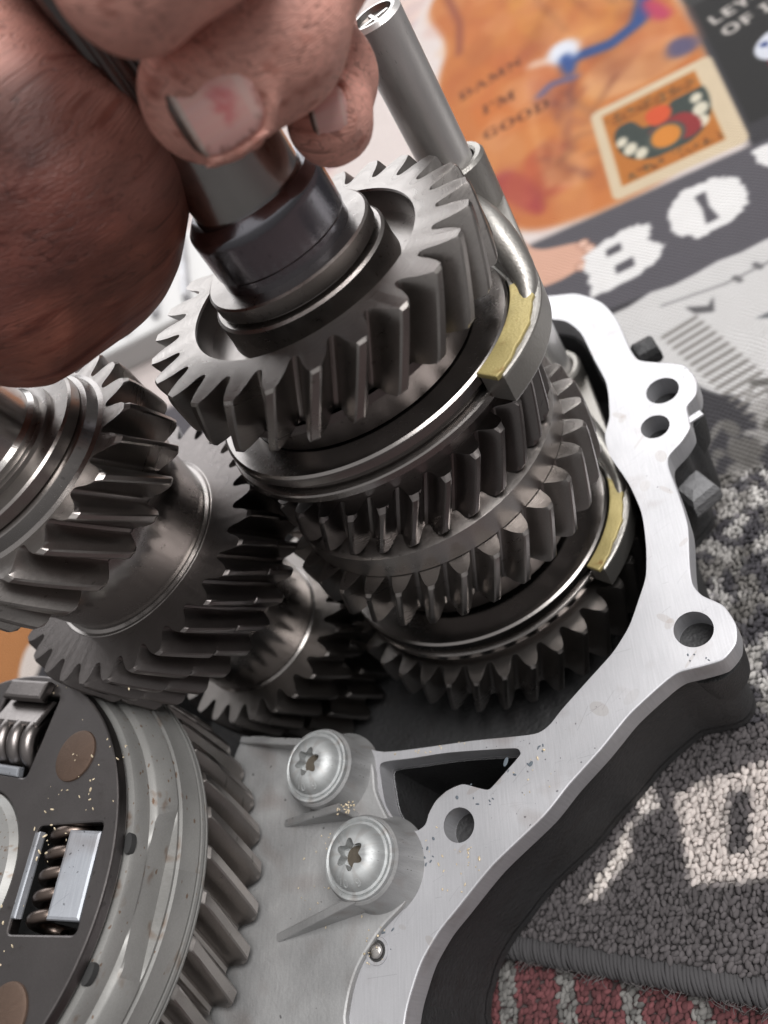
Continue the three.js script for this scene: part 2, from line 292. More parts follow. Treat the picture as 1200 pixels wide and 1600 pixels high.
// the grey drawing below the band
cx.fillStyle = '#cfcdcc'; rag('#d2d0cf', [[-330, -193], [-24, -193], [30, -199], [290, -212], [290, -120], [40, -120], [10, -138], [-10, -160], [-330, -160]], 0.9);
cx.fillStyle = '#5c5a5c';
for (let i = 0; i < 17; i++) { const t = i / 16, x = -7 + 17 * t, z = -177 + 44 * t; stroke('#7b7773', 1.2, [[x - 3, z + 1.5], [x + 7, z - 1.5]]); }
stroke('#6a686a', 0.6, [[-8, -188], [10, -187], [30, -190], [60, -192]]); fillPoly('#5d5b5d', [[-2, -184], [4, -181], [6, -184], [5, -178], [0, -180]]); stroke('#6a686a', 1.6, [[13, -188], [14, -186]]); stroke('#6a686a', 1.6, [[19, -190], [20, -188]]);
fillPoly('#66696c', [[14, -170], [30, -172], [50, -168], [30, -163], [20, -167]]); fillPoly('#56585a', [[18, -160], [30, -158], [24, -154]]);
for (let i = 0; i < 2000; i++) {                                     // mottled stone-like drawing
  const x = -60 + 350 * rnd(), z = -150 + 92 * rnd(), n = perlin.noise(x / 9, z / 9, 3.3) + 0.5 * perlin.noise(x / 3.5, z / 3.5, 8.1);
  if (z < -138 && x < 6) continue;
  const t = n > 0.12 ? 140 + 40 * rnd() : 88 + 28 * rnd(); cx.fillStyle = `rgb(${t | 0},${(t - 3) | 0},${(t - 6) | 0})`;
  cx.beginPath(); cx.ellipse(x, z, 1.2 + 2.6 * rnd(), 0.8 + 1.6 * rnd(), rnd() * 3, 0, 7); cx.fill();
}
cx.fillStyle = '#4f4b4c'; cx.fillRect(-330, -60, 420, 60);
rag('#bdb4af', [[-33, -48.5], [-15, -52], [40, -54], [40, -29], [-33, -30.5]], 0.5);
fillPoly('#4f4b4c', [[-22, -47], [-17.5, -47], [-21, -36], [-25, -35.5]]); fillPoly('#4f4b4c', [[-12, -46], [-9, -46], [-9, -34], [-12, -34]]);
rag('#cfc7c1', [[-45, -42], [-42, -44], [-44.5, -36], [-52, -30], [-56, -29], [-50, -35]], 0.5); rag('#d5cdc8', [[-41, -50], [-37, -52], [-36, -46], [-41, -44]], 0.5);
soften(RX, RZ, RW, RH, 1.2);
cx.setTransform(1, 0, 0, 1, 0, 0);
const rugPix = cx.getImageData(0, 0, cv.width, cv.height).data;
const rugMap = new THREE.CanvasTexture(cv); rugMap.colorSpace = THREE.SRGBColorSpace;
const lin = (c) => (c <= 0.04045 ? c / 12.92 : ((c + 0.055) / 1.055) ** 2.4);
function rugColor(x, z) { const u = Math.max(0, Math.min(cv.width - 1, Math.round((x - RX) * K))), v = Math.max(0, Math.min(cv.height - 1, Math.round((z - RZ) * K))), k = 4 * (v * cv.width + u); return [lin(rugPix[k] / 255), lin(rugPix[k + 1] / 255), lin(rugPix[k + 2] / 255)]; }
const weave = dataTex(512, (u, v) => 0.5 + 0.5 * Math.sin(u * 2 * Math.PI * 30 + 2 * tn(u, v, 8)) * Math.sin(v * 2 * Math.PI * 30 + 2 * tn(u, v, 8, 5)) * 0.8 + 0.2 * (rnd() - 0.5));
weave.repeat.set(RW / 50, RH / 50);
const edgeZ = (x) => -5.9 + 0.215 * (x + 0) ;                          // the rug's near edge runs slightly askew
const rugGeo = new THREE.PlaneGeometry(RW, RH, 1, 1); rugGeo.rotateX(-Math.PI / 2).translate(RX + RW / 2, 0, RZ + RH / 2);
{ // near corners follow the edge
  const p = rugGeo.attributes.position, uv = rugGeo.attributes.uv;
  for (let i = 0; i < 4; i++) if (p.getZ(i) > -10) p.setZ(i, edgeZ(p.getX(i)));
  for (let i = 0; i < 4; i++) uv.setXY(i, (p.getX(i) - RX) / RW, 1 - (p.getZ(i) - RZ) / RH);
}
const rug = part('rug', rugGeo, std({ map: rugMap, color: new THREE.Color(0.72, 0.72, 0.72), roughness: 0.95, bumpMap: weave, bumpScale: 0.0009 })); rug.userData.kind = 'structure';
const carpetGeo = new THREE.PlaneGeometry(3000, 3000); carpetGeo.rotateX(-Math.PI / 2).translate(0, -5, -400);
const carpet = part('carpet', carpetGeo, std({ color: new THREE.Color(0.07, 0.05, 0.05), roughness: 1 })); carpet.userData.kind = 'structure';
function tufts(name, parent, spots, size) {
  const g = new THREE.IcosahedronGeometry(1, 1); g.scale(size * 0.72, size * 0.5, size * 0.42); g.scale(MM, MM, MM);
  const im = new THREE.InstancedMesh(g, std({ roughness: 1 }), spots.length), m = new THREE.Matrix4(), q = new THREE.Quaternion(), e = new THREE.Euler(), c = new THREE.Color();
  spots.forEach(([x, y, z, col], i) => {
    q.setFromEuler(e.set(0.5 * (rnd() - 0.5), 0.9 + 1.5 * (rnd() - 0.5), 1.1 * (rnd() - 0.5)));
    const s = 0.75 + 0.5 * rnd(); m.compose(new THREE.Vector3(x, y, z).multiplyScalar(MM), q, new THREE.Vector3(s, 0.8 + 0.5 * rnd(), s)); im.setMatrixAt(i, m);
    im.setColorAt(i, c.setRGB(...col));
  });
  im.name = name; im.userData.kind = 'stuff'; im.castShadow = im.receiveShadow = true; parent.add(im);
}
{
  const spots = [];
  for (let z = -122; z < 0; z += 1.02) for (let x = -78; x < 44; x += 1.12) {
    const X = x + 0.9 * (rnd() - 0.5) + (Math.round(z / 1.02) % 2 ? 0.56 : 0), Z = z + 0.8 * (rnd() - 0.5);
    if (Z > edgeZ(X) - 3.2) continue;
    const k = 0.78 + 0.4 * rnd(); spots.push([X, 0.2 + 0.5 * rnd(), Z, rugColor(X, Z).map((v) => Math.min(0.85, v * k))]);
  }
  tufts('rug_pile', rug, spots, 1.22);
  const low = [];
  for (let z = -20; z < 22; z += 1.1) for (let x = -90; x < 30; x += 1.05) {
    const X = x + 0.8 * (rnd() - 0.5), Z = z + 0.8 * (rnd() - 0.5), ph = (((X + 110 + 3) % 13) + 13) % 13, k = 0.6 + 0.7 * rnd();
    const col = ph < 9.3 ? [0.12, 0.042, 0.045] : [0.15, 0.145, 0.138];
    low.push([X, -5 + 0.3 + 0.5 * rnd(), Z, col.map((v) => v * k)]);
  }
  tufts('carpet_pile', carpet, low, 1.3);
  // whipped edge of the rug: a roll wound with yarn
  const wind = [];
  for (let x = -112; x < 40; x += 0.75) {
    const r = 2.3 + 0.15 * rnd(), z0 = edgeZ(x) - 1.2 + 0.3 * (rnd() - 0.5);
    wind.push(new THREE.TorusGeometry(r, 0.5 + 0.12 * rnd(), 5, 14).rotateY(Math.PI / 2 + 0.25 * (rnd() - 0.5)).translate(x, -1.7 + 0.2 * rnd(), z0));
  }
  part('rug_edge_binding', mergeGeometries(wind), std({ color: new THREE.Color(0.055, 0.053, 0.055), roughness: 1 }), rug).userData.kind = 'stuff';
  const fuzz = [];
  for (let i = 0; i < 160; i++) {
    const x = -70 + 70 * rnd(), z = edgeZ(x) + 0.6, a = rnd() * 6.28, l = 1.5 + 2.5 * rnd();
    fuzz.push(new THREE.TubeGeometry(new THREE.QuadraticBezierCurve3(new THREE.Vector3(x, -1, z), new THREE.Vector3(x + l * Math.cos(a), 0.4 * rnd(), z + 1), new THREE.Vector3(x + l * Math.cos(a + 1), -2.5 * rnd(), z + 1 + 1.6 * rnd())), 5, 0.07, 3));
  }
  part('yarn_fuzz', mergeGeometries(fuzz), std({ color: new THREE.Color(0.11, 0.1, 0.1), roughness: 1 }), rug).userData.kind = 'stuff';
}

// ---------------------------------------------------------------- gearbox casing
const OUT = [[-32.6, -165.7], [-24.6, -161.8], [-19, -155.1], [-16.4, -147.1], [-15.2, -136.7], [-13.8, -132.4], [-8.7, -129], [-5.1, -126.4], [-3.7, -121.5], [-4.6, -117.6], [-7, -115.2], [-7.3, -112.6], [-7.6, -109.5], [-9.9, -106.7], [-13, -104.2], [-13.6, -101.4], [-13.1, -94.7], [-12.9, -86.9], [-14.3, -78.7], [-14.7, -74.4], [-13.6, -71.7], [-10.6, -68.8], [-9.4, -64.7], [-10.2, -61.2], [-12.9, -58.8], [-16.8, -58.3], [-20.5, -58.1], [-23.2, -56.9], [-30.2, -52.4], [-36.3, -47.1], [-42.9, -41.9], [-48.2, -37.2], [-58.5, -30.2], [-65.8, -23.8], [-69.6, -20.4], [-72.9, -16.3], [-74.8, -12.5], [-76.6, -7.1], [-79, 12], [-140, 16], [-205, 12], [-208, -50], [-172, -72], [-172, -125], [-158, -160], [-115, -178], [-70, -182], [-45, -175]];
const CAV = [[-34.4, -158.5], [-28.2, -153.8], [-25, -147.5], [-23.3, -137.8], [-21.7, -128.7], [-22.6, -119.4], [-24.4, -114.6], [-24.3, -109.1], [-21.7, -100.4], [-20.5, -92.6], [-21, -85.1], [-22.3, -78.3], [-24.7, -73.4], [-27.3, -68.7], [-31.1, -64.3], [-36.7, -59.8], [-42.3, -55.3], [-45.1, -52.8], [-48.5, -51.6], [-60.7, -52.5], [-80.6, -53.6], [-90, -57.5], [-101.6, -59.2], [-117, -62.6], [-124, -50], [-132, -46], [-152, -52], [-160, -75], [-158, -120], [-148, -150], [-110, -165], [-70, -170], [-45, -167]];
const TRI = [[-81.5, -52], [-74, -51.9], [-66.2, -51.7], [-58, -50.9], [-52.2, -50.2], [-51.2, -49.3], [-51.4, -48.2], [-55.4, -44.9], [-58.1, -42.9], [-60.5, -43.5], [-63.5, -44.6], [-66.6, -43.9], [-69, -42.4], [-70.5, -40.4], [-71.4, -38.4], [-73.7, -37.4], [-77.6, -39.2], [-80.4, -43.1], [-81.4, -47.5]];
const casing = thing('gearbox_casing', 'open aluminium gearbox casing lying on the printed rug with bright machined rim', 'gearbox casing');
{
  const sh = smoothShape(OUT); sh.holes.push(smoothShape(CAV, THREE.Path), smoothShape(TRI, THREE.Path));
  for (const [x, z, r] of [[-10.9, -121.5, 3.77], [-14.2, -112.6, 3.3], [-16.5, -65.5, 3.77], [-64.7, -37.7, 3.42]]) sh.holes.push(circleHole(x, z, r));
  part('machined_rim', slab(sh, 40, 6, 0.3), M.machined, casing);
  // body walls under the rim, set in a little
  const inset = OUT.map(([x, z]) => { const dx = x + 95, dz = z + 85, l = Math.hypot(dx, dz); return [x - (3 * dx) / l, z - (3 * dz) / l]; });
  const body = smoothShape(inset, THREE.Shape, 0.6), cav2 = CAV.map(([x, z]) => { const dx = x + 95, dz = z + 105, l = Math.hypot(dx, dz); return [x - (0.5 * dx) / l, z - (0.5 * dz) / l]; });
  body.holes.push(smoothShape(cav2, THREE.Path), smoothShape(TRI, THREE.Path));
  part('wall', slab(body, 34.2, 30, 0.3), M.castShaded, casing);
  part('floor', slab(smoothShape(inset, THREE.Shape, 0.6), 5.6, 4, 0.3), M.castShaded, casing);
  // bolt bosses and cast lugs below the rim
  for (const [x, z, r] of [[-10.9, -121.5, 6.6], [-16.5, -65.5, 6.8]]) part('bolt_boss', lathe([[9, 3.9], [9, r], [20, r - 0.6], [22, 3.9], [9, 3.9]], 40).translate(x, 40, z), M.castShaded, casing);
  const lug = (w, h, d, x, y, z, ry, m = M.castShaded) => part('cast_lug', block(w, h, d, 2.4).rotateY(ry).translate(x, y, z), m, casing);
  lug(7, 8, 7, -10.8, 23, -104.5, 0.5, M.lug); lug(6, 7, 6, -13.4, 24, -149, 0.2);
  // burr of the casting seam
  part('casting_burr', block(3.6, 0.8, 1.6, 0.3).rotateY(0.35).translate(-6.3, 39.3, -112.2), M.machined, casing);
  part('locating_pin', lathe([[-0.25, 0.05], [-0.2, 0.7], [0, 1.15], [0.4, 1.35], [4, 1.35]], 28).translate(-82, 40.9, -18.2), M.shaftSteel, casing);
  part('pin_bore', lathe([[-0.06, 0.1], [-0.06, 1.9]], 28).translate(-82, 40, -18.2), M.black, casing);
  part('pin_collar', lathe([[0.6, 1.7], [-0.25, 1.8], [-0.25, 2.3], [0.7, 2.5]], 28).translate(-82, 40, -18.2), M.machined, casing);
}
// bearing carrier with the two screw bosses
const carrier = thing('bearing_carrier', 'matte cast aluminium carrier plate with ribs holding the two star screws', 'carrier plate');
{
  const C = [[-117, -62.8], [-101.6, -59.6], [-92, -58.5], [-86, -56], [-82.5, -51], [-81.8, -46], [-79, -40.5], [-74.6, -36.6], [-73.4, -31], [-75.5, -25.5], [-80.5, -21.5], [-85.4, -15.5], [-87.6, -8.3], [-89, 14], [-150, 14], [-190, 10], [-188, -20], [-150, -14], [-126, -30], [-122, -48]];
  const sh = smoothShape(C); 
  part('plate', slab(sh, 41.2, 9, 0.5), M.cast, carrier);
  for (const [x, z] of [[-91.4, -50.5], [-81, -32.2]]) {
    part('screw_boss', lathe([[-7, 3], [-7, 7.3], [-6.5, 7.7], [-1, 8], [0.6, 8.8], [2, 9.4]], 64).translate(x, 41, z), M.cast, carrier);
  }
  const rib = (x0, z0, x1, z1, h0, h1) => {
    const l = Math.hypot(x1 - x0, z1 - z0), s = new THREE.Shape(); s.moveTo(0, -1); s.lineTo(l, -1); s.lineTo(l, h1); s.lineTo(0, h0); s.closePath();
    const g = new THREE.ExtrudeGeometry(s, { depth: 0.9, bevelThickness: 0.35, bevelSize: 0.35, bevelSegments: 2 }); g.translate(0, 0, -0.45).rotateY(-Math.atan2(z1 - z0, x1 - x0)).translate(x0, 41, z0);
    part('rib', boxUV(g), M.cast, carrier);
  };
  rib(-103, -42.5, -86, -41.8, 0.3, 7); rib(-103, -21.5, -82, -25.6, 0.3, 7); rib(-117, -62.3, -96, -56.5, 0.3, 6);
}
// star screws
const font = await new FontLoader().loadAsync('fonts/droid/droid_sans_regular.typeface.json');
function starScrew(x, z, turn, label) {
  const t = thing('star_screw', label, 'screw', [x, 48, z], 'star screws in the carrier plate');
  const dome = lathe([[0.2, 0.02], [-3.7, 0.02], [-3.7, 3], [-3.6, 3.5], [-3.2, 4.3], [-2.5, 5.1], [-1.6, 5.6], [-0.9, 5.75], [-0.8, 6.2], [0.1, 6.3], [0.2, 6.1], [0.2, 0.02]], 72);
  const st = new THREE.Shape();
  for (let i = 0; i <= 72; i++) { const a = (i / 72) * 2 * Math.PI, r = 2.35 + 0.5 * Math.cos(6 * a); i ? st.lineTo(r * Math.cos(a), r * Math.sin(a)) : st.moveTo(r * Math.cos(a), r * Math.sin(a)); }
  const cut = new THREE.ExtrudeGeometry(st, { depth: 3, bevelEnabled: false }); cut.rotateX(-Math.PI / 2).rotateY(turn).translate(0, 1.3, 0);
  const a = new Brush(mergeVertices(dome)), b = new Brush(mergeVertices(cut)); a.updateMatrixWorld(); b.updateMatrixWorld();
  const res = new Evaluator().evaluate(a, b, SUBTRACTION);
  const g = res.geometry; g.clearGroups();
  part('head', toCreasedNormals(g.toNonIndexed(), 0.45), M.zinc, t);
  part('washer', lathe([[0, 5.6], [-0.9, 6.7], [-0.8, 7.1], [-0.1, 7.2], [0, 5.6]], 64), M.zinc, t);
  part('socket_dirt', lathe([[-1.45, 0.02], [-1.4, 1.2], [-1.3, 1.9]], 24), M.grit, t);
  [...'10.9'].forEach((ch, i) => {
    const g = new TextGeometry(ch, { font, size: 1.5, depth: 0.32, curveSegments: 4, bevelEnabled: false }); g.center();
    g.rotateX(-Math.PI / 2).translate(0, 0, 0); g.rotateX(0.62).translate(0, 2.72, 4.72).rotateY(-0.12 + 0.27 * (i - 1.5));
    part('head_marking', g, M.zinc, t);
  });
}
starScrew(-91.4, -50.5, 0.2, 'zinc star socket screw beside the dark triangular pocket, nearer the gears');
starScrew(-81, -32.2, 0.55, 'zinc star socket screw between the lower rib and the triangular pocket');

// ---------------------------------------------------------------- main shaft
const nMain = new THREE.Vector3(0.04, 1, -0.12).normalize();
const alongMain = new THREE.Quaternion().setFromUnitVectors(new THREE.Vector3(0, 1, 0), nMain);
const mainPos = [-57.3, 109.7, -114.6];
const mainShaft = thing('main_shaft', 'leaning gear shaft of stacked helical gears gripped by the hand', 'gear shaft', mainPos);
mainShaft.quaternion.copy(alongMain);
{
  const P = (n, g, m, l) => part(n, g, m, mainShaft, l);
  P('shaft', lathe([[-34, 9.2], [-33.2, 9.7], [-17, 9.7], [-16, 9.9], [95, 9.9], [95, 0.1]], 80), M.shaftSteel);
  P('spline', gear({ N: 22, Rt: 9.7, Rr: 8.6, Ri: 0.3, s0: -92, s1: -34, phi: 0, tw: 0, ch: 0.5, layers: 2 }), M.darkSteel, 'dark splined shaft end between palm and fingers');
  P('bearing_race', lathe([[-16.2, 9.8], [-16.2, 10.9], [-14.9, 12.2], [-14.4, 12.4], [-13, 12.45], [-7.2, 12.45], [-6.8, 12.2], [-4.7, 12.3], [-4.5, 9.8]], 96), M.blueSteel, 'dark heat-blued bearing race');
  P('thrust_washer', lathe([[-4.8, 12], [-4.8, 15.4], [-4.5, 15.8], [-2, 15.8], [-1.7, 15.4], [-1.7, 11]], 112), M.gearSteel);
  P('shoulder_ring', lathe([[-1.7, 14.6], [-1.2, 14.7], [-1.1, 16.4], [-0.7, 16.9], [3, 17], [4.8, 17.2], [5, 22.4]], 112), M.gearSteel);
  P('helical_gear', gear({ N: 25, Rt: 32.2, Rr: 25.8, Ri: 22.2, s0: 0, s1: 11.8, phi: -88.9 + 180, tw: 1.1, ch: 0.5, Rib: 20, tooth: TOOTH.map(([q, h]) => [Math.abs(q) < 0.4 ? q + Math.sign(q) * 0.025 * h : q, h]) }), M.gearSteel);
  P('gear_bore', lathe([[5.1, 22.1], [0.5, 22.15], [0, 22.6]], 112), M.darkSteel);
  P('synchro_cone', lathe([[11.7, 27], [13.2, 27.2], [13.6, 25], [20, 24]], 96), M.darkSteel);
  const sleeve = (s, R0, R1, R2) => lathe([[s, 14], [s, R0 - 5], [s - 0.4, R0 - 3], [s - 0.2, R0 - 0.6], [s + 0.15, R0 - 0.1], [s + 0.5, R0], [s + 1.8, R0 + 0.1], [s + 2, R0 - 0.2], [s + 2.1, R1], [s + 3.4, R1], [s + 3.5, R1 + 0.6], [s + 3.8, R2 - 0.25], [s + 4.1, R2], [s + 5.4, R2], [s + 5.8, R2 - 0.5], [s + 5.8, 14]], 160);
  P('synchro_sleeve', sleeve(20.3, 30.6, 29.6, 31.4), M.sleeveSteel);
  P('synchro_ring', lathe([[26, 27.5], [28.5, 27.5], [29, 26], [33, 26]], 96), M.darkSteel);
  P('helical_gear', gear({ N: 29, Rt: 30.6, Rr: 26.2, Ri: 18, s0: 32.2, s1: 44, phi: -93 + 180 - 12, tw: 1.02, ch: 0.9 }), M.darkSteel);
  P('gear_flange', lathe([[43.6, 20], [43.6, 26.5], [45, 30.4], [50.3, 30.6], [50.3, 20]], 112), M.gearSteel);
  P('helical_gear', gear({ N: 32, Rt: 35.2, Rr: 30.2, Ri: 18, s0: 50.5, s1: 62, phi: -93.8 + 180, tw: 0.7, ch: 0.6 }), M.gearSteel);
  P('synchro_cone', lathe([[61.8, 28], [64, 28], [65, 26], [73, 25]], 96), M.darkSteel);
  P('synchro_sleeve', sleeve(74, 32.7, 31.2, 32.9), M.sleeveSteel);
  P('synchro_ring', lathe([[79.6, 30.5], [83, 30.5]], 96), M.darkSteel);
  P('low_gear', gear({ N: 36, Rt: 37.5, Rr: 32.6, Ri: 18, s0: 83, s1: 96, phi: -96.6 + 180, tw: 0.55, ch: 0.6 }), M.gearSteel);
}
// ---------------------------------------------------------------- shift rod and forks
const rod = thing('shift_rod', 'polished round steel rod standing beside the uppermost gear', 'rod', [-33.4, 126, -149.7]);
const alongRod = new THREE.Quaternion().setFromUnitVectors(new THREE.Vector3(0, 1, 0), new THREE.Vector3(0.02, 1, -0.06).normalize());
rod.quaternion.copy(alongRod);
part('bar', lathe([[0, 3.6], [0, 4.3], [0.7, 5.1], [2, 5.1], [118, 5.1], [118, 0.1]], 64), M.rodSteel, rod);
part('end_recess', lathe([[0.1, 3.7], [0.9, 3.4], [0.9, 0.02]], 40), M.gearSteel, rod);
for (const a of [0.4, 1.97]) part('stamped_bar', block(5.6, 0.5, 0.8, 0.15).rotateY(a).translate(0, -0.75, 0), M.rodSteel, rod);
const rodAt = (s) => { // place on the rod in the main shaft's own axes, at the depth s of that shaft
  const p0 = new THREE.Vector3(-33.4, 126, -149.7).sub(new THREE.Vector3(...mainPos)), dir = new THREE.Vector3(-0.02, -1, 0.06).normalize();
  const q = alongMain.clone().invert(); p0.applyQuaternion(q); dir.applyQuaternion(q);
  const t = (-s - p0.y) / dir.y; return p0.addScaledVector(dir, t);
};
function fork(label, s, R, a0, a1, padEnd, bossTop, bossLen, wide = 5.4) {
  const t = thing('shift_fork', label, 'shift fork', mainPos, 'shift forks on the rod'); t.quaternion.copy(alongMain);
  const th = 6, sh = new THREE.Shape(), rad = (d) => -d * D2R, boss = rodAt(s), pts = [];
  // claw round the sleeve (angles as atan2(z, x)), widening into the arm that reaches the rod
  const n = 30, inner = [], outer = [];
  for (let i = 0; i <= n; i++) { const a = (a0 + ((a1 - a0) * i) / n) * D2R, w = wide + 0.5 * Math.sin((i / n) * 3); inner.push([R * Math.cos(a), R * Math.sin(a)]); outer.push([(R + w) * Math.cos(a), (R + w) * Math.sin(a)]); }
  const bx = boss.x, bz = boss.z, ba = Math.atan2(bz, bx), c = Math.cos(ba + Math.PI / 2), d = Math.sin(ba + Math.PI / 2);
  outer.push([bx + 7.5 * Math.cos(ba + 1.0) , bz + 7.5 * Math.sin(ba + 1.0)], [bx - 2 * c, bz - 2 * d]);
  inner.push([bx - 6.4 * Math.cos(ba) - 2 * c, bz - 6.4 * Math.sin(ba) - 2 * d]);
  [...outer, ...inner.reverse()].forEach(([x, z], i) => (i ? sh.lineTo(x, -z) : sh.moveTo(x, -z)));
  part('claw', slab(sh, -s, th, 0.5), M.fork, t);
  part('boss', lathe([[bossTop, 5.25], [bossTop - 0.4, 5.7], [bossTop - 0.4, 6.7], [bossTop + 0.3, 7.2], [bossTop + bossLen, 7.6], [bossTop + bossLen, 5.25]], 48).translate(boss.x, 0, boss.z), M.fork, t);
  // raised web from boss to claw
  const mid = (a0 * 0.15 + a1 * 0.85) * D2R, e = new THREE.Vector3((R + wide * 0.63) * Math.cos(mid), -s + 0.3, (R + wide * 0.63) * Math.sin(mid));
  const f = new THREE.Vector3(boss.x, -bossTop - 5, boss.z).lerp(e, 0.16);
  const far = (a0 * 0.5 + a1 * 0.5) * D2R, e2 = new THREE.Vector3((R + wide * 0.63) * Math.cos(far), -s - 0.8, (R + wide * 0.63) * Math.sin(far));
  const web = new THREE.TubeGeometry(new THREE.CatmullRomCurve3([f, f.clone().lerp(e, 0.55).add(new THREE.Vector3(0.6, 1.2, 0)), e, e2]), 24, wide * 0.46, 12);
  { const wp = web.attributes.position, v = new THREE.Vector3(), c = new THREE.Vector3();
    for (let i = 0; i <= 24; i++) { const u = i / 24, k = 0.45 + 0.75 * Math.sin(Math.PI * Math.min(1, 0.12 + u * 0.95)) - (u > 0.85 ? (u - 0.85) * 2.5 : 0); web.parameters.path.getPointAt(u, c);
      for (let j = 0; j <= 12; j++) { v.fromBufferAttribute(wp, i * 13 + j).sub(c); v.multiplyScalar(Math.max(0.1, k)); v.y *= 0.8; v.add(c); wp.setXYZ(i * 13 + j, v.x, v.y, v.z); } } }
  part('arm', toCreasedNormals(boxUV(web), 1), M.fork, t);
  const ps = new THREE.Shape(), pi = [], po = [];
  for (let i = 0; i <= 18; i++) { const a = (a0 + 1.2 + ((padEnd - a0 - 1.2) * i) / 18) * D2R, w = wide - 0.75 + 0.18 * Math.sin(i * 0.9) + 0.12 * Math.sin(i * 2.3) - (i > 14 ? (i - 14) * 0.7 : 0); pi.push([(R + 0.25) * Math.cos(a), (R + 0.25) * Math.sin(a)]); po.push([(R + w) * Math.cos(a), (R + w) * Math.sin(a)]); }
  [...po, ...pi.reverse()].forEach(([x, z], i) => (i ? ps.lineTo(x, -z) : ps.moveTo(x, -z)));
  part('wear_pad', slab(ps, -s + 0.55, 1.1, 0.25), M.brass, t, 'yellow wear pad');
}
fork('upper shift fork with yellow pad under the uppermost gear', 19.8, 30.9, 37, -8, -3, 9.5, 25);
fork('lower shift fork with yellow pad just above the lowest gear', 74.4, 33, 37, -8, -3, 82 - 12, 14, 4);

// ---------------------------------------------------------------- counter shaft, left
const CY = 180, counter = thing('counter_shaft', 'upright gear shaft at the left edge with wide helical gears', 'gear shaft', [-116.5, 0, -91.5]);
{
  const L = (pr, seg = 96) => lathe(pr.map(([dpt, r]) => [dpt - CY, r]), seg), P = (n, g, m, l) => part(n, g, m, counter, l);
  const G = (o) => gear({ ...o, s0: o.s0 - CY, s1: o.s1 - CY });
  P('shaft', L([[22, 0.1], [22, 10], [23, 10.8], [52, 10.8], [53, 11.6], [58.5, 11.8], [59.2, 12.6], [170, 12.6], [170, 0.1]], 80), M.shaftSteel);
  P('snap_ring', L([[60.6, 12], [60.2, 13.2], [60.4, 14.4], [61.3, 14.5]], 80), M.gearSteel);
  P('thrust_washer', L([[61.2, 12], [61.2, 18.4], [61.6, 18.8], [63.6, 18.8], [64, 18.2]], 96), M.gearSteel);
  P('hub', L([[63.8, 15], [63.9, 18.9], [64.3, 19.7], [65.2, 20.1], [66.2, 20.5], [66.7, 21.6]], 96), M.sleeveSteel);
  P('helical_gear', G({ N: 22, Rt: 27.1, Rr: 21.8, Ri: 12, s0: 66.6, s1: 80.6, phi: -138.6 + 180 + 16.5, tw: -1.18, ch: 0.8 }), M.gearSteel);
  P('spacer_disc', L([[80.4, 22], [83, 22.3], [88, 20.6], [94.5, 19.7], [96, 19.6], [96.3, 20.3], [96.2, 20.9], [96.5, 21.4]], 112), M.sleeveSteel);
  P('helical_gear', G({ N: 30, Rt: 31.2, Rr: 26.6, Ri: 18, s0: 96.3, s1: 106.5, phi: -132.7 + 180 + 6, tw: -0.95, ch: 0.6 }), M.darkSteel);
  P('dog_ring', G({ N: 30, Rt: 30.4, Rr: 26.4, Ri: 14, s0: 106.55, s1: 114, phi: -132.7 + 180 + 6 - 9.8, tw: -0.95, ch: 0.6 }), M.darkSteel);
  P('synchro_ring', L([[114.8, 22], [119, 21], [123, 17.8], [137.5, 17], [138.6, 16.8], [139.2, 17.6], [139.4, 20]], 96), M.sleeveSteel);
  P('helical_gear', G({ N: 26, Rt: 25.2, Rr: 20.4, Ri: 14, s0: 139, s1: 151, phi: 3.5, tw: -1, ch: 0.6 }), M.gearSteel);
  P('helical_gear', G({ N: 20, Rt: 21.5, Rr: 16.5, Ri: 12, s0: 158, s1: 171, phi: 8, tw: -1, ch: 0.6 }), M.gearSteel);
}
